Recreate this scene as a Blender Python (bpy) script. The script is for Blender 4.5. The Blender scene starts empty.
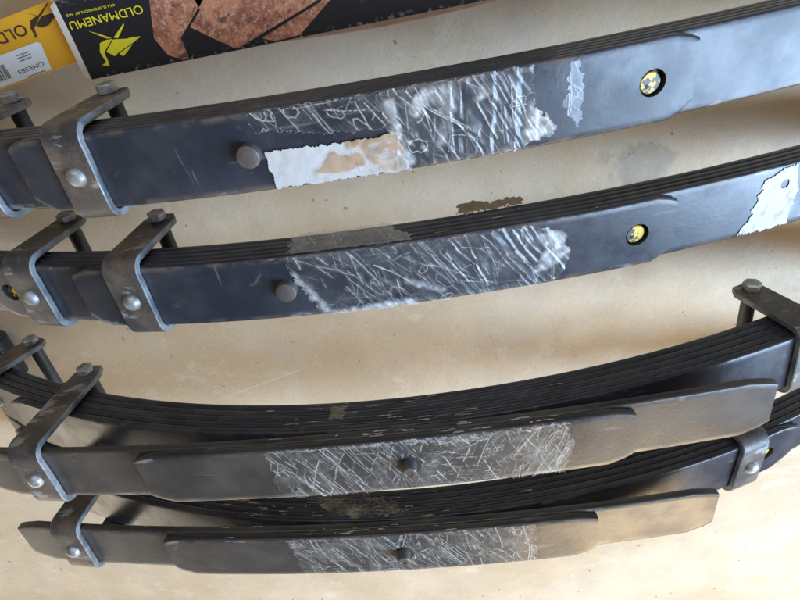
import bpy, bmesh, math, random
import numpy as np
from mathutils import Matrix, Vector

scene = bpy.context.scene
C = scene.collection
MM = 0.001
R = math.radians

# ------------------------------------------------------------------ camera
CAM_H = 0.680
E0, CR = R(54.37), R(0.786)
cd = bpy.data.cameras.new('camera')
cam = bpy.data.objects.new('camera', cd); C.objects.link(cam)
cd.sensor_width = 36; cd.lens = 36 * 578.8 / 800; cd.clip_start = 0.02; cd.clip_end = 100
fw = Vector((0, math.cos(E0), -math.sin(E0))); up = Vector((0, math.sin(E0), math.cos(E0))); left = Vector((-1, 0, 0))
r_c = math.cos(CR) * left - math.sin(CR) * up            # the phone was held upside down
u_c = -(math.sin(CR) * left + math.cos(CR) * up)
m = Matrix((r_c, u_c, -fw)).transposed().to_4x4(); m.translation = (0, 0, CAM_H)
cam.matrix_world = m
scene.camera = cam

# ------------------------------------------------------------------ world, lamps, exposure
w = bpy.data.worlds.new('World'); scene.world = w; w.use_nodes = True
w.node_tree.nodes['Background'].inputs[0].default_value = (0.86, 0.66, 0.46, 1)
w.node_tree.nodes['Background'].inputs[1].default_value = 0.21

def area(name, loc, target, sx, sy, col, power):
    l = bpy.data.lights.new(name, 'AREA'); l.shape = 'RECTANGLE'; l.size = sx; l.size_y = sy
    l.color = col; l.energy = power
    o = bpy.data.objects.new(name, l); C.objects.link(o); o.location = loc
    o.rotation_euler = (Vector(target) - Vector(loc)).to_track_quat('-Z', 'Y').to_euler()
    return o
area('sky_opening_light', (-3.1, 0.75, 2.25), (0, 0.35, 0.1), 1.4, 3.3, (0.50, 0.71, 1.0), 370)
area('doorway_light', (-1.75, 3.0, 1.8), (0, 0.5, 0.1), 1.5, 1.2, (1.0, 0.76, 0.46), 66)
area('driveway_light', (1.2, 3.5, 0.62), (0.2, 0.45, 0.1), 6.5, 1.15, (1.0, 0.88, 0.70), 66)
area('room_light', (0.5, -2.3, 2.1), (0, 0.4, 0.1), 3.0, 2.0, (0.80, 0.90, 1.0), 32)

scene.view_settings.view_transform = 'Standard'
scene.view_settings.look = 'None'
scene.view_settings.exposure = 0.05
scene.view_settings.gamma = 1.0
scene.render.engine = 'CYCLES'
scene.render.resolution_x = 1024; scene.render.resolution_y = 768

# ------------------------------------------------------------------ material helpers
class NT:
    def __init__(s, name):
        s.m = bpy.data.materials.new(name); s.m.use_nodes = True
        s.t = s.m.node_tree; s.n = s.t.nodes
        s.p = s.n['Principled BSDF']; s.out = s.n['Material Output']
        tc = s.n.new('ShaderNodeTexCoord'); oi = s.n.new('ShaderNodeObjectInfo')
        ml = s.n.new('ShaderNodeMath'); ml.operation = 'MULTIPLY'; ml.inputs[1].default_value = 7.3
        s.t.links.new(oi.outputs['Random'], ml.inputs[0])
        ad = s.n.new('ShaderNodeVectorMath'); ad.operation = 'ADD'
        s.t.links.new(tc.outputs['Object'], ad.inputs[0]); s.t.links.new(ml.outputs[0], ad.inputs[1])
        s.co = ad.outputs[0]
    def L(s, a, b): s.t.links.new(a, b)
    def noise(s, scale, detail=4, rough=.55, dist=0, stretch=None):
        n = s.n.new('ShaderNodeTexNoise')
        n.inputs['Scale'].default_value = scale; n.inputs['Detail'].default_value = detail
        n.inputs['Roughness'].default_value = rough; n.inputs['Distortion'].default_value = dist
        co = s.co
        if stretch:
            mp = s.n.new('ShaderNodeMapping'); mp.inputs['Scale'].default_value = stretch[:3]
            if len(stretch) > 3: mp.inputs['Rotation'].default_value = (0, 0, stretch[3])
            s.L(co, mp.inputs[0]); co = mp.outputs[0]
        s.L(co, n.inputs['Vector'])
        return n.outputs['Fac']
    def ramp(s, fac, lo, hi, a=0., b=1.):
        r = s.n.new('ShaderNodeMapRange'); r.interpolation_type = 'SMOOTHSTEP'
        r.inputs[1].default_value = lo; r.inputs[2].default_value = hi
        r.inputs[3].default_value = a; r.inputs[4].default_value = b
        s.L(fac, r.inputs[0]); return r.outputs[0]
    def mix(s, fac, a, b):
        x = s.n.new('ShaderNodeMix'); x.data_type = 'RGBA'
        for v, i in ((fac, 0), (a, 6), (b, 7)):
            if isinstance(v, (tuple, list)): x.inputs[i].default_value = (*v, 1)
            elif isinstance(v, (int, float)): x.inputs[i].default_value = v
            else: s.L(v, x.inputs[i])
        return x.outputs[2]
    def math(s, op, a, b):
        x = s.n.new('ShaderNodeMath'); x.operation = op
        for v, i in ((a, 0), (b, 1)):
            if isinstance(v, (int, float)): x.inputs[i].default_value = v
            else: s.L(v, x.inputs[i])
        return x.outputs[0]
    def attr(s, name):
        a = s.n.new('ShaderNodeAttribute'); a.attribute_name = name; return a.outputs['Fac']
    def bump(s, h, strength, dist=.001):
        b = s.n.new('ShaderNodeBump'); b.inputs['Strength'].default_value = strength; b.inputs['Distance'].default_value = dist
        s.L(h, b.inputs['Height']); s.L(b.outputs[0], s.p.inputs['Normal'])
    def set(s, col=None, rough=None, metal=None, spec=None):
        for v, k in ((col, 'Base Color'), (rough, 'Roughness'), (metal, 'Metallic'), (spec, 'Specular IOR Level')):
            if v is None: continue
            if isinstance(v, (tuple, list)): s.p.inputs[k].default_value = (*v, 1)
            elif isinstance(v, (int, float)): s.p.inputs[k].default_value = v
            else: s.L(v, s.p.inputs[k])

M = {}
def steel_paint(name, base, dust, dustlo, dusthi, r0, r1, rust=.5, grain=.12, spec=.5):
    k = NT(name)
    c = k.mix(k.ramp(k.noise(14, 5, .6), dustlo, dusthi), base, dust)
    c = k.mix(k.ramp(k.noise(48, 7, .7, .8), .60, .76, 0, .5), c, (.17, .168, .165))          # scuffs
    c = k.mix(k.ramp(k.noise(60, 3, .5, .2, (.12, 1.6, 1, .5)), .68, .73, 0, .2), c, (.3, .3, .3))  # scratches
    c = k.mix(k.ramp(k.noise(45, 4, .6, .3, (1.3, .16, 1, .3)), .69, .74, 0, .3), c, (.26, .26, .27))
    c = k.mix(k.ramp(k.noise(24, 6, .7), .63, .72, 0, rust), c, (.15, .065, .03))
    c = k.mix(k.ramp(k.noise(9, 6, .72, .6), .52, .72, 0, rust * .55), c, (.065, .048, .038))             # rust spots
    e = k.attr('edge')
    er = k.math('MULTIPLY', e, k.ramp(k.noise(20, 6, .7), .42, .62))
    c = k.mix(k.math('MULTIPLY', er, .6), c, (.19, .135, .10))
    ew = k.math('MULTIPLY', e, k.ramp(k.noise(55, 4, .6, 0, (.4, 1, 1)), .58, .66))
    c = k.mix(k.math('MULTIPLY', ew, .6), c, (.36, .36, .36))
    k.set(c, k.ramp(k.noise(22, 5, .6), .3, .7, r0, r1), 0., spec)
    k.bump(k.math('ADD', k.noise(260, 4, .6), k.math('MULTIPLY', k.noise(30, 3), 1.5)), grain)
    M[name] = k.m
steel_paint('black_paint', (.023, .027, .037), (.056, .060, .071), .35, .75, .22, .38, .45, .08, .36)
steel_paint('dusty_paint', (.026, .026, .028), (.072, .066, .060), .3, .75, .3, .42, .8, .12)
steel_paint('clip_paint', (.040, .039, .039), (.105, .092, .082), .35, .75, .38, .55, .7, .3)

k = NT('bare_steel')
c = k.mix(k.ramp(k.noise(40, 5, .6), .35, .65), (.10, .115, .13), (.26, .28, .30))
c = k.mix(k.ramp(k.noise(60, 5, .7), .6, .72, 0, .7), c, (.14, .08, .05))
k.set(c, k.ramp(k.noise(50, 3), .3, .7, .4, .65), .25, .5); k.bump(k.noise(200, 4), .2); M['bare_steel'] = k.m
k = NT('zinc_steel')
c = k.mix(k.ramp(k.noise(90, 5, .6), .4, .7), (.42, .43, .43), (.2, .18, .16))
k.set(c, k.ramp(k.noise(60, 3), .3, .7, .38, .55), .6, .5); k.bump(k.noise(220, 4), .25); M['zinc_steel'] = k.m
k = NT('bolt_steel')
c = k.mix(k.ramp(k.noise(110, 5, .6), .4, .7), (.11, .10, .10), (.17, .12, .09))
k.set(c, .45, .3, .5); k.bump(k.noise(200, 4), .25); M['bolt_steel'] = k.m
k = NT('yellow_plastic')
k.set(k.mix(k.ramp(k.noise(150, 4, .6), .50, .56), (.68, .46, .03), (.035, .028, .012)), .4); M['yellow_plastic'] = k.m
k = NT('hole_shade'); k.set((.012, .012, .012), .6); M['hole_shade'] = k.m

def film_mat(name, tint, gloss, rough):
    k = NT(name)
    wv = k.attr('white')
    tr = k.n.new('ShaderNodeBsdfTransparent'); gl = k.n.new('ShaderNodeBsdfGlossy')
    gl.inputs['Roughness'].default_value = .26
    k.set(k.mix(k.ramp(k.noise(50, 4, .6), .5, .68, 0, .5), tint, (tint[0]*.75, tint[1]*.62, tint[2]*.45)), rough, 0, .5)
    m1 = k.n.new('ShaderNodeMixShader'); m1.inputs[0].default_value = gloss
    k.L(tr.outputs[0], m1.inputs[1]); k.L(gl.outputs[0], m1.inputs[2])
    m2 = k.n.new('ShaderNodeMixShader'); k.L(wv, m2.inputs[0])
    k.L(m1.outputs[0], m2.inputs[1]); k.L(k.p.outputs[0], m2.inputs[2])
    k.L(m2.outputs[0], k.out.inputs['Surface'])
    M[name] = k.m
film_mat('clear_film', (.66, .66, .65), .05, .3)
film_mat('dusty_film', (.64, .63, .60), .04, .4)
film_mat('grimy_tape', (.46, .38, .28), .03, .5)
film_mat('brown_tape', (.15, .085, .03), .10, .3)
k = NT('paper')
wv = k.attr('white')
c = k.mix(k.ramp(k.noise(60, 5, .6, .8), .5, .7, 0, .5), (.50, .50, .50), (.42, .39, .35))
c = k.mix(wv, c, k.mix(k.ramp(k.noise(45, 5, .6, .8), .42, .6), (.48, .42, .35), (.25, .19, .15)))
c = k.mix(k.ramp(k.math('MULTIPLY', wv, k.noise(30, 6, .7, .5)), .34, .46, 0, .7), c, (.38, .24, .13))
k.set(c, .8); k.bump(k.noise(120, 5, .6), .5); M['paper'] = k.m
k = NT('white_flake')
c = k.mix(k.ramp(k.noise(60, 5, .6, .8), .5, .66), (.50, .51, .52), (.33, .32, .31)); k.set(c, .6); k.bump(k.noise(150, 5), .5); M['white_flake'] = k.m
k = NT('grime')
c = k.mix(k.ramp(k.noise(140, 5, .6), .4, .65), (.22, .17, .12), (.50, .43, .34)); k.set(c, .8); k.bump(k.noise(300, 4), .6); M['grime'] = k.m

k = NT('concrete')
c = k.mix(k.ramp(k.noise(3.2, 6, .6), .35, .68), (.50, .385, .25), (.62, .515, .38))
c = k.mix(k.ramp(k.noise(16, 6, .65), .4, .75, 0, .5), c, (.46, .37, .26))
c = k.mix(k.ramp(k.noise(55, 5, .7), .55, .8, 0, .4), c, (.68, .60, .49))
c = k.mix(k.ramp(k.noise(330, 4, .7), .56, .72, 0, .35), c, (.30, .24, .17))
c = k.mix(k.ramp(k.noise(290, 4, .7), .58, .74, 0, .4), c, (.78, .70, .58))
c = k.mix(k.ramp(k.noise(75, 2, .5), .72, .76, 0, .7), c, (.17, .14, .11))                 # pits
c = k.mix(k.ramp(k.noise(7, 5, .7, .8), .5, .7, 0, .45), c, (.50, .45, .375))
c = k.mix(k.ramp(k.noise(11, 6, .7, .5), .56, .72, 0, .5), c, (.72, .655, .54))
tc = k.n.new('ShaderNodeTexCoord'); vd = k.n.new('ShaderNodeVectorMath'); vd.operation = 'DISTANCE'
k.L(tc.outputs['Object'], vd.inputs[0]); vd.inputs[1].default_value = (-.295, .285, 0)
dd = k.math('ADD', vd.outputs['Value'], k.ramp(k.noise(28, 4, .6), .2, .8, -.022, .022))
c = k.mix(k.ramp(dd, .026, .048, .46, 0), c, (.22, .185, .14))
mp = k.n.new('ShaderNodeMapping'); mp.vector_type = 'TEXTURE'; mp.inputs['Location'].default_value = (.224, .659, 0); mp.inputs['Rotation'].default_value = (0, 0, R(25.9))
k.L(tc.outputs['Object'], mp.inputs[0]); sx = k.n.new('ShaderNodeSeparateXYZ'); k.L(mp.outputs[0], sx.inputs[0])
ln = k.math('MULTIPLY', k.ramp(k.math('ABSOLUTE', sx.outputs[1], 0), .0003, .0014, .35, 0), k.ramp(k.math('ABSOLUTE', sx.outputs[0], 0), .06, .09, 1, 0))
c = k.mix(ln, c, (.80, .72, .58))                                                              # a long pale scratch
k.set(c, k.ramp(k.noise(20, 4), .3, .7, .5, .75), 0, .4)
k.bump(k.math('ADD', k.noise(420, 5, .65), k.math('MULTIPLY', k.noise(110, 5, .65), 1.6)), .34, .0012)
M['concrete'] = k.m

def flat(name, col, rough=.5, var=.25, sc=40):
    k = NT(name); d = tuple(x * (1 - var) for x in col)
    k.set(k.mix(k.ramp(k.noise(sc, 5, .6), .4, .75), col, d), rough); k.bump(k.noise(60, 4), .1); M[name] = k.m
k = NT('box_black')
c = k.mix(k.ramp(k.noise(60, 6, .7), .63, .74, 0, .6), (.016, .016, .019), (.14, .13, .13))
c = k.mix(k.ramp(k.noise(120, 3, .5, 0, (.3, 1, 1, .6)), .72, .76, 0, .6), c, (.45, .43, .4))
c = k.mix(k.math('MULTIPLY', k.attr('edge'), k.ramp(k.noise(160, 4, .6), .52, .68, 0, .6)), c, (.45, .41, .36))
k.set(c, .42); k.bump(k.noise(25, 3), .15); M['box_black'] = k.m
k = NT('box_side')
k.set(k.mix(k.ramp(k.noise(30, 5, .6), .4, .7), (.22, .12, .085), (.30, .19, .14)), .6); M['box_side'] = k.m
flat('raw_card', (.78, .70, .58), .85, .2); flat('print_yellow', (.80, .66, .03), .45, .12, 90)
flat('box_orange', (.85, .42, .03), .42, .12, 12); flat('print_brown', (.055, .035, .02), .5)
flat('box_cream', (.70, .58, .50), .6, .3, 25); flat('sticker_white', (.80, .83, .85), .45, .06); flat('ink', (.06, .06, .065), .6, .1)
k = NT('rock_print')
c = k.mix(k.ramp(k.noise(38, 6, .7, .8), .38, .62), (.30, .095, .06), (.58, .24, .13))
c = k.mix(k.ramp(k.noise(210, 6, .75), .50, .62, 0, .7), c, (.66, .42, .28))
c = k.mix(k.ramp(k.noise(170, 6, .75, 1.), .54, .62, 0, .75), c, (.09, .04, .035))
c = k.mix(k.ramp(k.noise(26, 5, .7, 1.5), .60, .66, 0, .7), c, (.05, .03, .03))
k.set(c, .42); M['rock_print'] = k.m

# ------------------------------------------------------------------ object helpers
def link(name, verts, faces, mat, parent=None, mats=None, fmat=None, smooth=None, attrs=None):
    me = bpy.data.meshes.new(name); me.from_pydata([tuple(v) for v in verts], [], faces)
    for a in (mats or [mat]): me.materials.append(M[a])
    if fmat is not None: me.polygons.foreach_set('material_index', fmat)
    for an, vals in (attrs or {}).items():
        at = me.attributes.new(an, 'FLOAT', 'POINT'); at.data.foreach_set('value', np.asarray(vals, dtype=np.float32))
    me.update()
    bm = bmesh.new(); bm.from_mesh(me)
    if not (attrs and 'white' in attrs): bmesh.ops.recalc_face_normals(bm, faces=bm.faces)
    bm.to_mesh(me); bm.free()
    if smooth:
        me.shade_smooth(); me.set_sharp_from_angle(angle=R(smooth))
    o = bpy.data.objects.new(name, me); C.objects.link(o)
    if parent: o.parent = parent
    return o
def tag(o, label, cat, group=None):
    o['label'] = label; o['category'] = cat
    if group: o['group'] = group
    return o

def vnoise(shape, cell, rng):
    """smooth value noise on a grid"""
    h, wd = shape; gh, gw = int(h / cell) + 3, int(wd / cell) + 3
    g = rng.random((gh, gw)); y = np.arange(h) / cell; x = np.arange(wd) / cell
    yi, xi = y.astype(int), x.astype(int); fy, fx = y - yi, x - xi
    fy = (fy * fy * (3 - 2 * fy))[:, None]; fx = (fx * fx * (3 - 2 * fx))[None, :]
    a = g[yi][:, xi]; b = g[yi][:, xi + 1]; c_ = g[yi + 1][:, xi]; d = g[yi + 1][:, xi + 1]
    return (a * (1 - fx) + b * fx) * (1 - fy) + (c_ * (1 - fx) + d * fx) * fy
def inpoly(X, Y, poly):
    r = np.zeros(X.shape, bool); n = len(poly)
    for i in range(n):
        (x0, y0), (x1, y1) = poly[i], poly[(i + 1) % n]
        if y0 == y1: continue
        r ^= ((y0 > Y) != (y1 > Y)) & (X < (x1 - x0) * (Y - y0) / (y1 - y0) + x0)
    return r

# ------------------------------------------------------------------ floor
fl = link('concrete_floor', [(-4, -2.5, 0), (4, -2.5, 0), (4, 5, 0), (-4, 5, 0)], [(0, 1, 2, 3)], 'concrete')
fl['kind'] = 'structure'

# ------------------------------------------------------------------ leaf springs
KA = (.00075, .00058); KH = (.00031, .00031); KM = (.0009, .0008)
def bend(kk, s):
    k_ = kk[1] if s >= 0 else kk[0]; th = k_ * abs(s); sg = 1 if s >= 0 else -1
    return sg * math.sin(th) / k_, -(1 - math.cos(th)) / k_, sg * math.sin(th), math.cos(th)
def pt(cv, s, w_, d):
    """s along the leaf, w across, d depth below the topmost face (mm) -> spring-local metres"""
    if cv == 'A': x, z, nx, nz = bend(KA, s)
    elif cv == 'h': x, z, nx, nz = bend(KH, s)
    else:
        x, z, nx, nz = bend(KM, s); z -= 20; d = d - 20
    return Vector((-(x - nx * d), w_, z - nz * d)) * MM

def leaf_section(hw, t, r=2.2, n=3, hn=None):
    """closed rounded-rect section as (w, depth, edge flag)"""
    out = []; hn = hw if hn is None else hn            # hn: half width on the near side
    for (cx, cy, a0) in ((hw - r, r, -90), (hw - r, t - r, 0), (-hn + r, t - r, 90), (-hn + r, r, 180)):
        for i in range(n + 1):
            a = R(a0 + 90 * i / n)
            out.append((cx + r * math.cos(a), cy + r * math.sin(a), {(-90, 0): 1., (-90, 1): .7, (180, 3): 1., (180, 2): .7}.get((a0, i), 0.)))
        if a0 == 0: out += [(hw - 7, t, 0.), (-hn + 7, t, 0.)]
    return out + [(-hn + 7, 0, 0.), (hw - 7, 0, 0.)]

HW = 35.
def leaf(root, cv, s0, s1, d, t, mat='black_paint', cut=(20, 13), hole=None, eyes=False, name='leaf', wear=.2):
    st = []; n = max(2, int((s1 - s0) / 9))
    for i in range(n + 1): st.append(s0 + (s1 - s0) * i / n)
    if not eyes:
        st = sorted(set([s0, s0 + 2, s0 + 5, s0 + 9, s0 + cut[0]] + [x for x in st if s0 + cut[0] + 2 < x < s1 - cut[0] - 2] + [s1 - cut[0], s1 - 9, s1 - 5, s1 - 2, s1]))
    V, F, E = [], [], []; rows = []
    def hw_at(s):
        if eyes: return HW
        q = min(s - s0, s1 - s)
        if q >= cut[0]: return HW
        return HW - cut[1] * (1 - q / cut[0]) ** 1.5
    frames = []
    for s in st: frames.append(lambda w_, dd, s=s: pt(cv, s, w_, d + dd))
    hws = [hw_at(s) for s in st]
    if eyes:
        ri = 17.
        def eye(end, sg, a):
            # curl the leaf downward round a bushing: angle a from the tangent
            base = pt(cv, end, 0, d); tin = (pt(cv, end, 0, d) - pt(cv, end - sg, 0, d)); tin = tin.normalized()
            nrm = (pt(cv, end, 0, d - 1) - base).normalized()
            cen = base - nrm * (t + ri) * MM
            def f(w_, dd):
                rad = (ri + t - dd) * MM
                p = cen + (nrm * math.cos(a) + tin * math.sin(a)) * rad
                return Vector((p.x, w_ * MM, p.z))
            return f
        angs = [R(x) for x in range(20, 341, 20)]
        pre = [eye(s0, -1, a) for a in reversed(angs)]; post = [eye(s1, 1, a) for a in angs]
        frames = pre + frames + post; hws = [HW] * len(frames)
    for f, h in zip(frames, hws):
        row = []
        for (w_, dd, e) in leaf_section(h, t, hn=HW - (HW - h) * .5):
            row.append(len(V)); V.append(f(w_, dd)); E.append(e * wear)
        rows.append(row)
    m_ = len(rows[0])
    for a, b in zip(rows[:-1], rows[1:]):
        for i in range(m_):
            F.append((a[i], a[(i + 1) % m_], b[(i + 1) % m_], b[i]))
    F.append(tuple(rows[0])); F.append(tuple(reversed(rows[-1])))
    o = link(name, V, F, mat, root, smooth=35, attrs={'edge': E})
    if hole is not None:
        hs, hr = hole
        bmc = bmesh.new()
        a = pt(cv, hs, 0, d - 6); b = pt(cv, hs, 0, d + t + 6); q = (a - b).to_track_quat('Z', 'Y')
        bmesh.ops.create_cone(bmc, cap_ends=True, segments=28, radius1=hr * MM, radius2=hr * MM, depth=(a - b).length)
        bmesh.ops.transform(bmc, matrix=Matrix.Translation((a + b) / 2) @ q.to_matrix().to_4x4(), verts=bmc.verts)
        mc = bpy.data.meshes.new('cut'); bmc.to_mesh(mc); bmc.free(); mc.materials.append(M['clip_paint'])
        oc = bpy.data.objects.new('cut', mc); C.objects.link(oc); oc.parent = root
        md = o.modifiers.new('b', 'BOOLEAN'); md.object = oc; md.operation = 'DIFFERENCE'; md.solver = 'EXACT'
        dg = bpy.context.evaluated_depsgraph_get(); dg.update()
        nm = bpy.data.meshes.new_from_object(o.evaluated_get(dg)); o.modifiers.clear(); o.data = nm; nm.name = 'leaf'
        bpy.data.objects.remove(oc)
        # the yellow anti-friction pad sitting in the hole
        pad = lathe('slider_pad', [(0, .1), (hr - 3.2, .3), (hr - 2.4, 1.), (hr - 2.2, 3.5)], cv, hs, 1.0, d + 3.2, 'yellow_plastic', o, off=(.8, -.5), seg=22)
        lathe('pad_hole', [(0, -.3), (1.7, -.3), (1.8, .8)], cv, hs - 3, 3.5, d + 3.1, 'hole_shade', pad, off=(1.5, 0), seg=12)  # black disc: the shade inside the pad's small hole, put into colour
    return o

def lathe(name, prof, cv, s, w_, d, mat, parent, off=(0, 0), seg=24, smooth=40):
    """profile (radius, depth below d) turned round the leaf normal at (s, w)"""
    c0 = pt(cv, s, w_, d); nrm = (pt(cv, s, w_, d - 1) - c0).normalized(); tx = (pt(cv, s + 1, w_, d) - c0).normalized(); ty = nrm.cross(tx)
    V, F = [], []
    rows = []
    for (r_, dd) in prof:
        if r_ == 0: rows.append([len(V)]); V.append(c0 - nrm * dd * MM); continue
        row = []
        for i in range(seg):
            a = 2 * math.pi * i / seg; row.append(len(V))
            V.append(c0 - nrm * dd * MM + (tx * math.cos(a) + ty * math.sin(a)) * r_ * MM)
        rows.append(row)
    for a, b in zip(rows[:-1], rows[1:]):
        for i in range(seg):
            j = (i + 1) % seg
            if len(a) == 1: F.append((a[0], b[i], b[j]))
            else: F.append((a[i], a[j], b[j], b[i]))
    return link(name, V, F, mat, parent, smooth=smooth)

def tube_w(name, cv, s, d, w0, w1, rad, mat, parent, seg=16, rot=0., smooth=40):
    c0, c1 = pt(cv, s, w0, d), pt(cv, s, w1, d); ax = (c1 - c0).normalized()
    tx = (pt(cv, s + 1, w0, d) - c0).normalized(); tz = ax.cross(tx)
    V, F = [], []; b_ = min(1.2, rad * .15)
    rr = [(c0, rad - b_), (c0 + ax * b_ * MM, rad), (c1 - ax * b_ * MM, rad), (c1, rad - b_)]
    for cc, r_ in rr:
        for i in range(seg):
            a = 2 * math.pi * i / seg + rot; V.append(cc + (tx * math.cos(a) + tz * math.sin(a)) * r_ * MM)
    for q in range(3):
        for i in range(seg):
            j = (i + 1) % seg; F.append((q * seg + i, q * seg + j, q * seg + seg + j, q * seg + seg + i))
    F.append(tuple(range(seg))); F.append(tuple(range(4 * seg - 1, 3 * seg - 1, -1)))
    return link(name, V, F, mat, parent, smooth=smooth)

def clip(root, cv, s, d, L, wd=38, th=7., inner=39., seed=0):
    """U-shaped rebound clip: band over the leaf at depth d, legs down both sides, bolt and spacer at depth L"""
    rg = random.Random(seed); end = L + 13; rb = 9.
    path = []                                      # (w, depth) of inner surface and outward normal
    def add(w_, dd, nw, nd): path.append((w_, dd, nw, nd))
    for i in range(9): add(-inner, end - (end - (d + rb)) * i / 8, -1, 0)
    for i in range(1, 7):
        a = R(90 * i / 7); add(-inner + rb - rb * math.cos(a), d + rb - rb * math.sin(a), -math.cos(a), -math.sin(a))
    for i in range(7): add((-inner + rb) + 2 * (inner - rb) * i / 6, d - .3, 0, -1)
    for i in range(1, 7):
        a = R(90 - 90 * i / 7); add(inner - rb + rb * math.cos(a), d + rb - rb * math.sin(a), math.cos(a), -math.sin(a))
    for i in range(9): add(inner, (d + rb) + (end - (d + rb)) * i / 8, 1, 0)
    V, F, FM, E = [], [], [], []; bv = .9; rows = []; sl = rg.uniform(-.045, .045)
    np_ = len(path)
    for i, (w_, dd, nw, nd) in enumerate(path):
        hw_ = wd / 2
        if i == 0 or i == np_ - 1: hw_ -= 6.5
        elif i == 1 or i == np_ - 2: hw_ -= 0.
        jit = rg.uniform(-.35, .35)
        row = []
        for (a, b, e) in ((0, -hw_ + bv, 0), (0, hw_ - bv, 0), (bv, hw_ + jit, 1), (th - bv, hw_ + jit, 1), (th, hw_ - bv, 1), (th, -hw_ + bv, 1), (th - bv, -hw_, 1), (bv, -hw_, 1)):
            row.append(len(V)); V.append(pt(cv, s + b + sl * w_, w_ + nw * a, dd + nd * a)); E.append(e)
        rows.append(row)
    for a, b in zip(rows[:-1], rows[1:]):
        for i in range(8):
            F.append((a[i], a[(i + 1) % 8], b[(i + 1) % 8], b[i])); FM.append(1 if i in (1, 2, 3, 5, 6, 7) else 0)
    F.append(tuple(rows[0])); FM.append(1); F.append(tuple(reversed(rows[-1]))); FM.append(1)
    o = link('rebound_clip', V, F, None, root, mats=['clip_paint', 'bare_steel'], fmat=FM, smooth=35, attrs={'edge': E})
    lathe('rivet', [(0, -7), (2.5, -6.8), (5.5, -5.6), (8, -3.2), (9.2, 0), (9.2, 1)], cv, s, 0, d - th - .3, 'zinc_steel', o, seg=20, smooth=60)
    tube_w('clip_bolt', cv, s, L, -inner - th - 9, -inner - th + .3, 10.2, 'zinc_steel', o, 6, R(rg.uniform(0, 60)), 20)
    tube_w('clip_nut', cv, s, L, inner + th - .3, inner + th + 8, 10.2, 'zinc_steel', o, 6, .3, 20)
    tube_w('spacer_tube', cv, s, L, -inner + .2, inner - .2, 8., 'clip_paint', o, 18)
    return o

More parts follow.
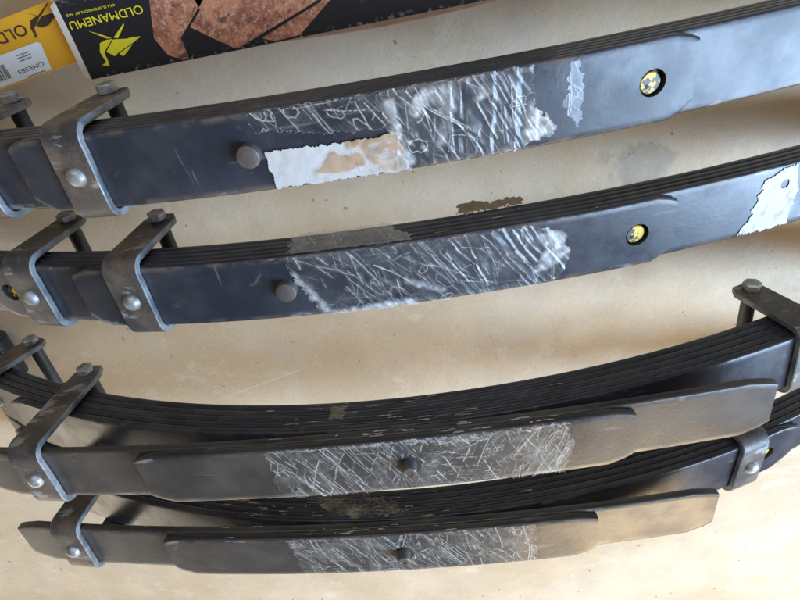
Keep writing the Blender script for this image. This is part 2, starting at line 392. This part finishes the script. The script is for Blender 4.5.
def film(root, name, fr, poly, mat, seed, streaks=(), loops=0, haze=(.1, .5), res=.62, patches=(), folds=1., rag=3., lift=.5, hole=None, base=0., crumple=(), softness=.28):
    """wrinkled clinging film: a fine sheet whose whitened creases are real ridges. fr(a, b, h) -> point"""
    rng = np.random.default_rng(seed)
    P = np.array(poly, float); x0, y0 = P.min(0) - 1; x1, y1 = P.max(0) + 1
    nx, ny = int((x1 - x0) / res) + 1, int((y1 - y0) / res) + 1
    X, Y = np.meshgrid(x0 + np.arange(nx) * res, y0 + np.arange(ny) * res)
    jx = (vnoise(X.shape, 5 / res, rng) - .5) * rag * 2 + (vnoise(X.shape, 1.8 / res, rng) - .5) * rag
    jx += (vnoise(X.shape, 1.1 / res, rng) - .5) * .5 * rag; jy = (vnoise(X.shape, 5 / res, rng) - .5) * rag * 1.2 + (vnoise(X.shape, 1.5 / res, rng) - .5) * rag
    mask = inpoly(X + jx, Y + jy, poly)
    Wt = np.zeros(X.shape); H = np.zeros(X.shape)
    def stroke(pts, wid, val, hgt):
        for (ax, ay), (bx, by) in zip(pts[:-1], pts[1:]):
            mrg = wid * 3 + res
            i0, i1 = int((min(ax, bx) - mrg - x0) / res), int((max(ax, bx) + mrg - x0) / res) + 2
            j0, j1 = int((min(ay, by) - mrg - y0) / res), int((max(ay, by) + mrg - y0) / res) + 2
            i0, j0 = max(i0, 0), max(j0, 0)
            if i1 <= i0 or j1 <= j0: continue
            xs, ys = X[j0:j1, i0:i1], Y[j0:j1, i0:i1]
            if xs.size == 0: continue
            dx, dy = bx - ax, by - ay; q = max(dx * dx + dy * dy, 1e-6)
            t_ = np.clip(((xs - ax) * dx + (ys - ay) * dy) / q, 0, 1)
            ds = np.hypot(xs - ax - t_ * dx, ys - ay - t_ * dy)
            g = np.exp(-(ds / wid) ** 2)
            Wt[j0:j1, i0:i1] = np.maximum(Wt[j0:j1, i0:i1], g * val)
            H[j0:j1, i0:i1] = np.maximum(H[j0:j1, i0:i1], g * hgt)
    for (n, a_mean, a_sp, len0, len1, wmax, region) in streaks:
        for _ in range(n):
            for _t in range(30):
                sx, sy = rng.uniform(x0, x1), rng.uniform(y0, y1)
                if region and not (region[0] <= sx <= region[1]): continue
                break
            a = R(a_mean + rng.normal() * a_sp); ln = rng.uniform(len0, len1); k_ = int(ln / 4) + 2
            val = rng.uniform(.35, 1.); wid = rng.uniform(.35, 1.) * wmax
            pts = [(sx - math.cos(a) * ln / 2, sy - math.sin(a) * ln / 2)]; aa = a
            for _k in range(k_):
                aa += rng.normal() * .07 + (a - aa) * .3
                pts.append((pts[-1][0] + math.cos(aa) * ln / k_, pts[-1][1] + math.sin(aa) * ln / k_))
            stroke(pts, wid * .62, val, rng.uniform(.1, .45) * folds)
            if rng.random() < .4:
                o_ = rng.uniform(1.5, 4); stroke([(px + o_, py + rng.normal() * .4) for px, py in pts], wid * .7, val * .7, .4 * folds)
            if rng.random() < .4:
                px, py = pts[len(pts) // 2]; b_ = aa + rng.choice([-1, 1]) * rng.uniform(.5, 1.3); l2 = ln * rng.uniform(.15, .4)
                stroke([(px, py), (px + math.cos(b_) * l2 * .5, py + math.sin(b_) * l2 * .5 + rng.normal()), (px + math.cos(b_) * l2, py + math.sin(b_) * l2)], wid * .7, val * .8, .4 * folds)
    for _ in range(loops):
        cx, cy = rng.uniform(x0, x1), rng.uniform(y0, y1); ra, rb2 = rng.uniform(3, 13), rng.uniform(2.5, 7); th = R(rng.uniform(30, 100))
        pts = []; k_ = 12; ph = rng.uniform(0, 6.28)
        for i in range(k_ + 1):
            a = 2 * math.pi * (i % k_) / k_; rr = 1 + .22 * math.sin(2 * a + ph) + .12 * math.sin(5 * a + ph * 2)
            ux, uy = ra * rr * math.cos(a), rb2 * rr * math.sin(a)
            pts.append((cx + ux * math.cos(th) - uy * math.sin(th), cy + ux * math.sin(th) + uy * math.cos(th)))
        stroke(pts, rng.uniform(.3, .5), rng.uniform(.3, .8), .2 * folds)
    # crumple: warped triangular folds, white along their sharp ridges
    for (ang, wl, amp, val) in crumple:
        a = R(ang); u_ = X * -math.sin(a) + Y * math.cos(a) + (vnoise(X.shape, 30 / res, rng) - .5) * 7 + (vnoise(X.shape, 6 / res, rng) - .5) * 1.2
        cuts = np.cumsum(wl * rng.uniform(.25, 1.9, 400)); cuts -= cuts[200]
        cell_ = np.clip(np.searchsorted(cuts, u_), 1, 399); lo_, hi_ = cuts[cell_ - 1], cuts[cell_]
        apex = lo_ + (hi_ - lo_) * rng.uniform(.15, .85, 400)[cell_]
        dist_ = np.abs(u_ - apex); tri = 1 - np.where(u_ < apex, (apex - u_) / (apex - lo_ + 1e-6), (u_ - apex) / (hi_ - apex + 1e-6))
        amp = amp * (.3 + .7 * vnoise(X.shape, 16 / res, rng)) * rng.uniform(.2, 1., 400)[cell_]
        pk = rng.random(4096)[cell_ % 4096]
        msk = np.clip((vnoise(X.shape, 11 / res, rng) * .7 + vnoise(X.shape, 4 / res, rng) * .3 - .42) * 5, 0, 1) * (.3 + .7 * pk)
        Wt = np.maximum(Wt, np.exp(-(dist_ / .42) ** 2) * val * msk); H += amp * tri * folds
        soft = np.exp(-(dist_ / 2.8) ** 2) * val * softness * msk * (.25 + .75 * vnoise(X.shape, 3 / res, rng)); Wt = np.maximum(Wt, soft)
    aa = R(crumple[0][0] if crumple else 60)
    Ur = X * math.cos(aa) + Y * math.sin(aa); Vr = -X * math.sin(aa) + Y * math.cos(aa)
    st_ = .5 + .5 * np.sin(Vr * 1.9 + 3 * vnoise(X.shape, 9 / res, rng)) * vnoise(X.shape, 5 / res, rng)
    if mat in ('paper', 'white_flake'): st_ = st_ * 0 + .8
    hz = vnoise(X.shape, 14 / res, rng) * .5 + vnoise(X.shape, 4 / res, rng) * .25 + st_ * .25
    fine = vnoise(X.shape, 1.3 / res, rng)
    brk = .55 + .6 * vnoise(X.shape, 3 / res, rng)
    Wt = Wt * np.clip(brk, 0, 1.1)
    Wt = np.maximum(Wt, haze[0] + (haze[1] - haze[0]) * np.clip((hz - .45) * 2.2, 0, 1) * (.4 + .9 * fine))
    for pp, val in patches:
        pm = inpoly(X + jx, Y + jy, pp).astype(float)
        for _b in range(3):
            q_ = np.pad(pm, 2, mode='edge'); pm = sum(q_[2:-2, i_:i_ + pm.shape[1]] for i_ in range(5)) / 5; q_ = np.pad(pm, 2, mode='edge'); pm = sum(q_[i_:i_ + pm.shape[0], 2:-2] for i_ in range(5)) / 5
        Wt = np.maximum(Wt, pm * val * (.2 + .35 * st_ + .75 * vnoise(X.shape, 5 / res, rng) * (.5 + vnoise(X.shape, 1.6 / res, rng)))); H = H + .5 * pm
    # whitened rim along the torn border
    er = mask.copy(); er[1:-1, 1:-1] = mask[1:-1, 1:-1] & mask[:-2, 1:-1] & mask[2:, 1:-1] & mask[1:-1, :-2] & mask[1:-1, 2:]
    Wt = np.where(mask & ~er, np.maximum(Wt, .3 * (.4 + fine)), Wt)
    Wt = np.clip(Wt + base, 0, .97)
    H = H + .5 * folds * vnoise(X.shape, 7 / res, rng) + lift
    Hp = np.pad(H, 1, mode='edge'); H = sum(Hp[a_:a_ + H.shape[0], b_:b_ + H.shape[1]] * w_ for a_, b_, w_ in ((0, 0, .0625), (0, 1, .125), (0, 2, .0625), (1, 0, .125), (1, 1, .25), (1, 2, .125), (2, 0, .0625), (2, 1, .125), (2, 2, .0625)))
    if hole is not None: mask &= np.hypot(X - hole[0], Y - hole[1]) > hole[2]
    idm = -np.ones(X.shape, int); cell = mask[:-1, :-1] & mask[1:, :-1] & mask[:-1, 1:] & mask[1:, 1:]
    used = np.zeros(X.shape, bool); used[:-1, :-1] |= cell; used[1:, :-1] |= cell; used[:-1, 1:] |= cell; used[1:, 1:] |= cell
    jj, ii = np.nonzero(used); idm[jj, ii] = np.arange(len(jj))
    V = [fr(X[j, i], Y[j, i], H[j, i]) for j, i in zip(jj, ii)]
    cj, ci = np.nonzero(cell)
    F = np.stack([idm[cj, ci], idm[cj, ci + 1], idm[cj + 1, ci + 1], idm[cj + 1, ci]], 1).tolist()
    o = link(name, V, F, mat, root, attrs={'white': Wt[jj, ii]})
    o.data.shade_smooth()
    return o

def face_frame(cv, d): return lambda a, b, h: pt(cv, a, b, d - h)
def side_frame(cv): return lambda a, b, h: pt(cv, a, -HW - h, b)

def root_at(name, x, y, z, yaw, pit, rol):
    o = bpy.data.objects.new(name, None); C.objects.link(o)
    o.empty_display_size = .05
    # mirrored from the survey frame (x to the left): yaw and pitch change sign
    o.location = (-x * MM, y * MM, z * MM + CAM_H); o.rotation_euler = (R(rol), R(-pit), R(-yaw))
    return o
def eye_s(root, cv, d, t, sg):
    """arc length at which the eye of the main leaf touches the floor"""
    m_ = root.rotation_euler.to_matrix().to_4x4(); m_.translation = root.location
    ri = 17.
    best = None
    for i in range(400, 1000):
        s = sg * i
        base = pt(cv, s, 0, d); nrm = (pt(cv, s, 0, d - 1) - base).normalized()
        cen = base - nrm * (t + ri) * MM
        z = min((m_ @ Vector((cen.x, q * HW * MM, cen.z))).z for q in (-1, 1)) - (ri + t) * MM
        if z <= .0003: return s
    return sg * 700

def flat_spring(name, pose, label, seed):
    r = root_at(name, *pose); tag(r, label, 'leaf spring', 'flatter leaf springs')
    p_ = 7.9; t = 7.6
    leaf(r, 'A', -222, 376, 0, t, hole=(339, 11.5), wear=1.)
    leaf(r, 'A', -352, 560, p_, t, hole=(-325, 10.5), wear=.8)
    leaf(r, 'A', -455, 610, 2 * p_, t); leaf(r, 'A', -530, 655, 3 * p_, t)
    s0, s1 = eye_s(r, 'A', 4 * p_, t, -1), eye_s(r, 'A', 4 * p_, t, 1)
    leaf(r, 'A', s0, s1, 4 * p_, t, eyes=True, name='main_leaf')
    lathe('centre_bolt', [(0, -9), (8.6, -9), (9.8, -8.2), (10, -7), (10, .2)], 'A', 0, 0, 0, 'bolt_steel', r)
    clip(r, 'A', -159.5, 0, 82, seed=seed)
    clip(r, 'A', -288.5, p_, 88, seed=seed + 1)
    return r
def deep_spring(name, pose, label, seed):
    r = root_at(name, *pose); tag(r, label, 'leaf spring', 'deeply arched leaf springs')
    t = 8.25; p_ = 8.6
    leaf(r, 'h', -284, 222, 0, 9.7, 'dusty_paint', cut=(24, 11), name='helper_leaf', wear=1.)
    leaf(r, 'h', -491, 364, 10, 9.7, 'dusty_paint', cut=(28, 13), name='helper_leaf', wear=.8)
    leaf(r, 'm', -520, 515, 20, t, hole=(470, 9), cut=(30, 17), wear=.5)
    leaf(r, 'm', -580, 570, 20 + p_, t); leaf(r, 'm', -620, 620, 20 + 2 * p_, t); leaf(r, 'm', -650, 650, 20 + 3 * p_, t)
    s0, s1 = eye_s(r, 'm', 20 + 4 * p_, t, -1), eye_s(r, 'm', 20 + 4 * p_, t, 1)
    leaf(r, 'm', s0, s1, 20 + 4 * p_, t, eyes=True, name='main_leaf')
    lathe('centre_bolt', [(0, -11.2), (3.4, -11.2), (4.0, -12), (6.6, -12), (7.6, -11), (7.6, .2)], 'h', 0, 0, 0, 'bolt_steel', r)
    clip(r, 'h', -418, 10, 132, seed=seed)
    clip(r, 'm', 436, 20, 98, seed=seed + 1)
    clip(r, 'm', -590, 20 + 2 * p_, 100, seed=seed + 2)
    return r

S1 = flat_spring('leaf_spring', (-127.9, 185.6, -467.2, -9.5, -1.52, -.33), 'black leaf spring alongside the cardboard boxes, with torn white paper label and crumpled clear film', 1)
S2 = flat_spring('leaf_spring', (-108.7, 317.5, -459.6, -8.5, -1.22, .78), 'black leaf spring with crumpled clear film draped over its edge and brown tape scrap', 11)
S3 = deep_spring('leaf_spring', (11.6, 469.9, -373.4, -9.28, .35, 3.26), 'deeply arched black leaf spring with two thick top leaves, beside the flatter taped springs', 21)
S4 = deep_spring('leaf_spring', (8.3, 628.2, -373.9, -7.34, .08, 2.68), 'dusty deeply arched leaf spring farthest from the cardboard boxes, grimy tape hanging on its edge', 31)

# ---- stuck film, paper and tape
film(S1, 'clear_film', face_frame('A', 0), [(6, -34), (122, -34.5), (120, -4), (69, -7), (40, -14), (11, -17)],
     'clear_film', 4, [(10, 60, 12, 14, 34, .8, None), (4, 2, 6, 20, 60, .5, None)], 9, (.0, .12), folds=.7, crumple=[(60, 22, .6, .7)])
film(S1, 'clear_film', face_frame('A', 0),
     [(112, -33), (130, -34.5), (240, -34), (238, -6), (248, 8), (258, 20), (252, 28), (239, 28), (226, 33), (213, 34), (124, 34.5), (118, 5)],
     'clear_film', 3, [(8, 62, 12, 20, 70, .9, (100, 235)), (5, 95, 8, 25, 60, 1.1, (140, 230)), (6, 40, 50, 5, 22, .5, None)],
     5, (.01, .16), folds=1.1, crumple=[(62, 9, 1.1, 1.), (95, 13, 1.1, .95), (35, 22, .7, .75)],
     patches=[([(150, -30), (178, -33), (172, 5), (158, 22), (160, -8)], .4), ([(236, -5), (249, 6), (258, 20), (246, 26), (234, 30), (228, 20)], .75), ([(118, -26), (124, -28), (131, 10), (137, 30), (128, 28), (122, 2)], .8), ([(134, -14), (150, -30), (166, -32), (140, -8)], .8), ([(196, -28), (204, -20), (190, -12)], .7)])
film(S1, 'paper_label', face_frame('A', 0), [(13, 3), (14, -1), (43, 0), (73, 1), (111, 1), (124, -2), (130, 22), (132, 34), (70, 34), (14, 34)],
     'paper', 5, [(14, 60, 30, 10, 30, .8, (75, 130))], 0, (.0, .25), rag=1.6, lift=.9, folds=.9,
     patches=[([(52, 24), (68, 8), (78, 14), (92, 12), (96, 22), (72, 28)], 1.9), ([(88, 2), (124, -1), (130, 22), (131, 33), (104, 33), (96, 18)], 1.), ([(80, 1), (120, 0), (122, 6), (84, 7)], 1.6)])
film(S1, 'clear_film', face_frame('A', 0), [(268, -28), (276, -32), (280, 0), (278, 26), (270, 18), (264, 6)], 'clear_film', 8, [(2, 85, 6, 30, 55, .5, None)], 3, (.0, .04), folds=.3)

film(S2, 'clear_film', face_frame('A', 0),
     [(6, -34), (49, -34.5), (151, -34), (234, -33), (267, -20), (273, 2), (268, 22), (256, 33), (204, 34), (125, 34.5), (29, 34.5), (18, 15), (8, -8)],
     'clear_film', 13, [(10, 52, 12, 20, 75, .9, (0, 150)), (6, 62, 10, 20, 60, .8, (130, 240)), (8, 45, 50, 5, 20, .5, None), (3, 88, 8, 20, 50, .7, None), (2, 0, 10, 20, 70, .6, None)],
     7, (.01, .16), folds=1.1, crumple=[(55, 9, 1.1, 1.), (75, 14, 1.1, .95), (28, 20, .7, .75)],
     patches=[([(239, -21), (264, -21), (271, 2), (263, 13), (237, 20), (248, -3)], .72), ([(40, 30), (120, 27), (124, 34), (36, 34.5)], .95), ([(112, 2), (150, 20), (150, 25), (112, 8)], .6), ([(8, -20), (14, -10), (40, 34), (32, 34), (10, -4)], .7)])
film(S2, 'draped_film', side_frame('A'), [(8, 2), (128, 1), (126, 10), (112, 26), (108, 41), (60, 41), (12, 41), (5, 22)],
     'clear_film', 17, [(30, 115, 20, 12, 40, .9, None), (16, 60, 40, 6, 20, .7, None)], 0, (.3, .55), folds=1.1, rag=3., crumple=[(115, 10, .8, 1.2), (70, 16, .6, 1.)])
film(S2, 'paper_label', face_frame('A', 7.9), [(507, -32), (493, -31), (473, -23), (469, -8), (465, 12), (453, 33), (472, 34), (511, 33.5), (515, -2), (511, -20)],
     'white_flake', 19, [(8, 70, 30, 8, 20, .8, None)], 0, (.97, .97), rag=2.2, lift=.6, folds=.8, base=1., hole=(497, -14, 4.5))
film(S2, 'tape_scrap', lambda a, b, h: pt('A', a, -HW - .6 - h * .5 - max(0, b - 40) * .1, b), [(172, 36), (240, 36), (240, 52), (214, 53), (206, 48), (200, 57), (176, 55)],
     'brown_tape', 23, [(14, 80, 30, 6, 16, 1., None), (8, 0, 20, 10, 30, .7, None)], 0, (.9, .97), folds=2.4, rag=4., crumple=[(70, 9, .7, .5), (20, 14, .5, .5)])
film(S3, 'clear_film', face_frame('h', 0), [(-142, -34.5), (-73, -34.5), (155, -34), (164, -5), (155, 34), (58, 34.5), (-138, 34.5)],
     'dusty_film', 29, [(40, 62, 7, 25, 85, .55, (-145, 20)), (36, 118, 10, 15, 60, .6, (70, 165)), (60, 30, 60, 4, 14, .38, None), (60, 5, 10, 5, 20, .35, (20, 90))],
     4, (.02, .26), folds=.4, hole=(0, 0, 12), softness=.12, crumple=[(62, 8, .4, 1.2), (112, 13, .4, 1.1)])
film(S3, 'edge_residue', face_frame('h', 0), [(-140, -35), (40, -35), (60, -30), (160, -34.8), (160, -32), (60, -24), (-20, -31), (-140, -32)],
     'clear_film', 30, [(50, 10, 30, 4, 18, .9, None)], 6, (.0, .75), folds=.8, rag=4)
film(S3, 'tape_scrap', side_frame('m'), [(-82, 36), (-62, 35), (-62, 56), (-80, 57)], 'grimy_tape', 31, [(6, 5, 20, 6, 20, .8, None)], 0, (.3, .8), rag=3.5)
film(S4, 'clear_film', face_frame('h', 0), [(-133, -34.5), (150, -34), (154, 30), (140, 34), (75, 34.5), (-122, 34.5)],
     'dusty_film', 37, [(34, 60, 10, 20, 75, .5, (-130, 40)), (28, 72, 18, 15, 50, .65, (-10, 150)), (80, 30, 60, 4, 16, .4, None), (40, 5, 16, 5, 20, .35, None)],
     5, (.02, .3), folds=.4, hole=(0, 0, 12), softness=.15, crumple=[(58, 8, .4, 1.2), (80, 12, .4, 1.1)])
film(S4, 'draped_tape', side_frame('m'), [(-120, 50), (-80, 30), (-44, 24), (-20, 22), (10, 30), (-20, 50), (-44, 56), (-60, 62), (-100, 58)],
     'grimy_tape', 41, [(40, 150, 25, 6, 30, .9, None), (20, 80, 30, 5, 16, .8, None)], 0, (.0, .95), folds=2.2, rag=7.)
for (sp, cv, n, s0, s1, d0, d1, sd) in ((S3, 'm', 34, -160, 140, 24, 60, 5), (S4, 'm', 46, -330, 120, 22, 58, 6), (S4, 'h', 24, -250, 120, 2, 18, 7), (S3, 'h', 26, -120, 200, 3, 16, 8), (S2, 'A', 5, 100, 300, 4, 34, 9)):
    rg = random.Random(sd); V, F = [], []
    for _ in range(n):                                    # flakes of dried tape and dirt stuck along the leaf edges
        s, d, a, b = rg.gauss((s0 + s1) / 2, (s1 - s0) / 4), rg.uniform(d0, d1), rg.uniform(1, 6) ** 1.25, rg.uniform(.35, 1.1); i = len(V); h = rg.uniform(.2, .8)
        for (q, r_, hh) in ((-a, -b * rg.random(), .1), (-a * .2, -b * rg.uniform(.2, 1.4), h), (a, -b * rg.random(), .2), (a * .8, b * rg.random(), h), (0, b * rg.uniform(.1, 1.5), .3), (-a * .7, b * rg.random(), h)):
            V.append(pt(cv, s + q + rg.uniform(-1, 1), -HW - hh, d + r_))
        V.append(pt(cv, s, -HW - h - .5, d)); F += [(i + j, i + (j + 1) % 6, i + 6) for j in range(6)]
    o = link('dirt_flakes', V, F, 'grime' if sd != 8 else 'white_flake', sp); o['kind'] = 'stuff'

# ------------------------------------------------------------------ cardboard boxes
def box(name, origin, ang, L, Wd, H, bulge, mats, sgn, label, rim=4.):
    """origin = far top corner at the visible end; local u along the box, v towards the camera side"""
    r = bpy.data.objects.new(name, None); C.objects.link(r); r.location = (origin[0], origin[1], 0); r.rotation_euler = (0, 0, ang)
    tag(r, label, 'box')
    bv = 1.6; V, F, FM, E = [], [], [], []; rows = []
    us = [-rim, 0, 3] + [L * i / 40 for i in range(1, 40)] + [L - 3, L, L + rim]
    for u in us:
        ins = rim * .32 if (u < 0 or u > L) else 0
        b_ = bulge(u)
        sec = [(-bv, H, 1), (-.4, H - .5, 1), (0, H - bv, 1), (b_ * .7, H - 5, 0), (b_, H - 11, 0), (b_ * .8, H - 30, 0), (0, 2, 0), (-2, 0, 0), (-Wd + 2, 0, 0), (-Wd, 2, 0), (-Wd, H - bv, 1), (-Wd + .5, H - .5, 1), (-Wd + bv, H, 1), (-Wd + 6, H, 0), (-Wd / 2, H - .6, 0), (-6, H, 0)]
        row = []
        for (v_, z_, e) in sec:
            cz, cv_ = H / 2, -Wd / 2
            zz = z_ + (-ins if z_ > cz else (0)); vv = v_ + (ins if v_ < cv_ else -ins)
            row.append(len(V)); V.append((sgn * u * MM, vv * MM, zz * MM)); E.append(e if not 0 < u < L else e)
        rows.append(row)
    n = len(rows[0])
    for q, (a, b) in enumerate(zip(rows[:-1], rows[1:])):
        for i in range(n):
            F.append((a[i], a[(i + 1) % n], b[(i + 1) % n], b[i]))
            rimq = q == 0 or q == len(rows) - 2
            FM.append(2 if rimq else (1 if 1 <= i <= 9 else 0))
    F.append(tuple(rows[0])); FM.append(1); F.append(tuple(reversed(rows[-1]))); FM.append(1)
    link('carton', V, F, None, r, mats=mats, fmat=FM, smooth=30, attrs={'edge': E})
    return r
def printed(root, name, polys, mat, z, sgn=1):
    V, F = [], []
    for p_ in polys:
        i = len(V); V += [(sgn * a * MM, -b * MM, z * MM) for a, b in p_]; F.append(tuple(range(i, i + len(p_))))
    return link(name, V, F, mat, root)
def lettering(root, name, body, size, wdt, loc, ang, mat, z, bold=0.0, sgn=1):
    cu = bpy.data.curves.new('txt', 'FONT'); cu.body = body; cu.size = 1; cu.offset = bold; cu.resolution_u = 4
    o = bpy.data.objects.new('txt', cu); C.objects.link(o); bpy.context.view_layer.update()
    me = bpy.data.meshes.new_from_object(o.evaluated_get(bpy.context.evaluated_depsgraph_get()))
    bpy.data.objects.remove(o)
    xs = [v.co.x for v in me.vertices]; ys = [v.co.y for v in me.vertices]; x0, x1, y0, y1 = min(xs), max(xs), min(ys), max(ys)
    ca, sa = math.cos(ang), math.sin(ang)
    for v in me.vertices:
        a, b = (v.co.x - x0) / (x1 - x0) * wdt, (v.co.y - y0) / (y1 - y0) * size
        v.co = ((loc[0] + a * ca - b * sa) * MM, (loc[1] + a * sa + b * ca) * MM, z * MM)
    me.materials.clear(); me.materials.append(M[mat]); me.name = name
    t = bpy.data.objects.new(name, me); C.objects.link(t); t.parent = root
    return t

BH = 73
bb = box('cardboard_box', (316.7 * MM, 164.8 * MM), R(11.1), 470, 73, BH,
         lambda u: 6.5 * max(0, math.sin(math.pi * min(1, max(0, (u - 190) / 260)))) ** .8, ['box_black', 'box_side', 'raw_card'], -1,
         'long black carton with yellow lettering, yellow bird emblem and red rock picture', rim=8.)
# local: +x points to the visible end, so u runs along -x; +y is the far side
printed(bb, 'rock_picture', [[(92, 68), (125, 68), (139, 48.8), (105.2, 21.1), (106, 1.8), (99.1, 2), (86.3, 8.7), (79.2, 25.9)],
                             [(128, 68), (300, 68), (245.8, 29.2), (156.4, 2), (153.1, 3.1), (117.8, 28.9), (133, 41.2)],
                             [(310, 68), (256.9, 27.2), (220.5, 2.8), (194.3, 2), (183.2, 6.9), (247.2, 27.2), (300, 66)]], 'rock_print', BH + .25, -1)
printed(bb, 'bird_emblem', [[(18.9, 43.7), (31.4, 37.4), (38.5, 33.2), (33.0, 34.0)], [(56.1, 43.7), (55.9, 42.0), (44.6, 32.1), (40.6, 33.4)],
                            [(39.2, 31.9), (53.4, 30.1), (58.9, 30.6), (67.6, 29.6), (57.2, 25.7), (39.1, 19.7), (33.7, 17.1), (27.5, 22.7)],
                            [(24.9, 31.1), (32.4, 32.8), (38.7, 32.4), (26.8, 23.7), (25.0, 21.0), (25.3, 15.0), (24.4, 9.1), (17.6, 11.8), (22.7, 13.3), (21.0, 23.6)],
                            [(56.7, 24.7), (49.0, 19.6), (42.4, 15.7), (38.9, 17.9), (41.8, 19.8)]], 'print_yellow', BH + .3, -1)
lettering(bb, 'lettering', 'OLDMANEMU', 7.4, 76, (-79.5, -55.8), R(1.2), 'print_yellow', BH + .3, .008)
lettering(bb, 'lettering', '4X4 SUSPENSION BY ARB', 2.3, 51, (-55.5, -61.3), R(.6), 'print_yellow', BH + .3, .006)

YH = 50
yang = R(17.74); yo = (337.8 - 9 * math.cos(yang), 153.1 - 9 * math.sin(yang))
yb = box('cardboard_box', (yo[0] * MM, yo[1] * MM), yang, 240, 58, YH, lambda u: 0., ['box_orange', 'box_cream', 'raw_card'], 1,
         'orange yellow carton with dark bird emblem and white parts sticker, abutting the black carton', rim=2.)
def Y(p_): return [(a + 9, -b) for a, b in p_]
st = printed(yb, 'sticker', [Y([(25.4, -26.5), (28.5, -29.2), (112, -29.2), (112, -1.8), (32, -1.8), (30.2, -3)])], 'sticker_white', YH + .25)
printed(yb, 'bird_emblem', [Y(q) for q in ([(24.6, -57.3), (15.4, -51.1), (8.8, -48.2), (14, -50.8)], [(-7.4, -57.6), (-2.9, -54.9), (8.6, -48.5), (11.6, -49.4)],
                            [(8.9, -48.0), (-6.7, -47.3), (-6.8, -45.5), (6.8, -39.0), (15.7, -39.0), (19.3, -42.2)],
                            [(21.3, -48.2), (13.7, -49.5), (10.0, -48.5), (19.9, -42.4), (22.6, -40.8), (24.3, -34.6), (24.8, -32.9), (29.5, -33.7), (26.5, -34.7), (26.2, -41.9)])], 'print_brown', YH + .3)
lettering(yb, 'lettering', 'OLDMANEMU', 10.5, 112, (31 + 9, -48.2), R(.8), 'print_brown', YH + .3, .006)
lettering(st, 'part_number', 'OMESB5', 4.0, 31.5, (34.9 + 9, -11.4), R(0), 'ink', YH + .4, 0.)
rg = random.Random(4); small = []
for v_, a0, a1 in ((-24.3, 42.5, 57), (-21.7, 41.8, 58), (-19, 43.2, 58.4), (-3.4, 37.5, 60)):
    u = a0
    while u < a1:
        q = rg.uniform(.7, 1.5); small.append(Y([(u, v_), (u + q, v_), (u + q, v_ + rg.uniform(.9, 1.3)), (u, v_ + 1.1)])); u += q + rg.uniform(.35, .7)
printed(st, 'small_print', small, 'ink', YH + .4)
bars = []; u = 76.
while u < 108:
    q = rg.choice((.5, .5, .9, 1.3)); bars.append(Y([(u, -21), (u + q, -21), (u + q, -7), (u, -7)])); u += q + rg.choice((.5, .5, .9))
printed(st, 'barcode', bars, 'ink', YH + .4)

# ------------------------------------------------------------------ crumbs on the floor
for (x, y, sz, lab) in ((0.4436, 0.2075, .0042, 'small white crumb on the concrete by the orange carton'), (-.0208, .2215, .0024, 'tiny white crumb on the concrete beside the long black carton')):
    bm = bmesh.new(); bmesh.ops.create_icosphere(bm, subdivisions=2, radius=sz)
    rg = random.Random(int(sz * 1e5))
    for v in bm.verts: v.co *= rg.uniform(.8, 1.1); v.co.z *= .55
    zmin = min(v.co.z for v in bm.verts)
    me = bpy.data.meshes.new('crumb'); bm.to_mesh(me); bm.free(); me.materials.append(M['white_flake'])
    o = bpy.data.objects.new('crumb', me); C.objects.link(o); o.location = (x, y, -zmin); tag(o, lab, 'crumb')
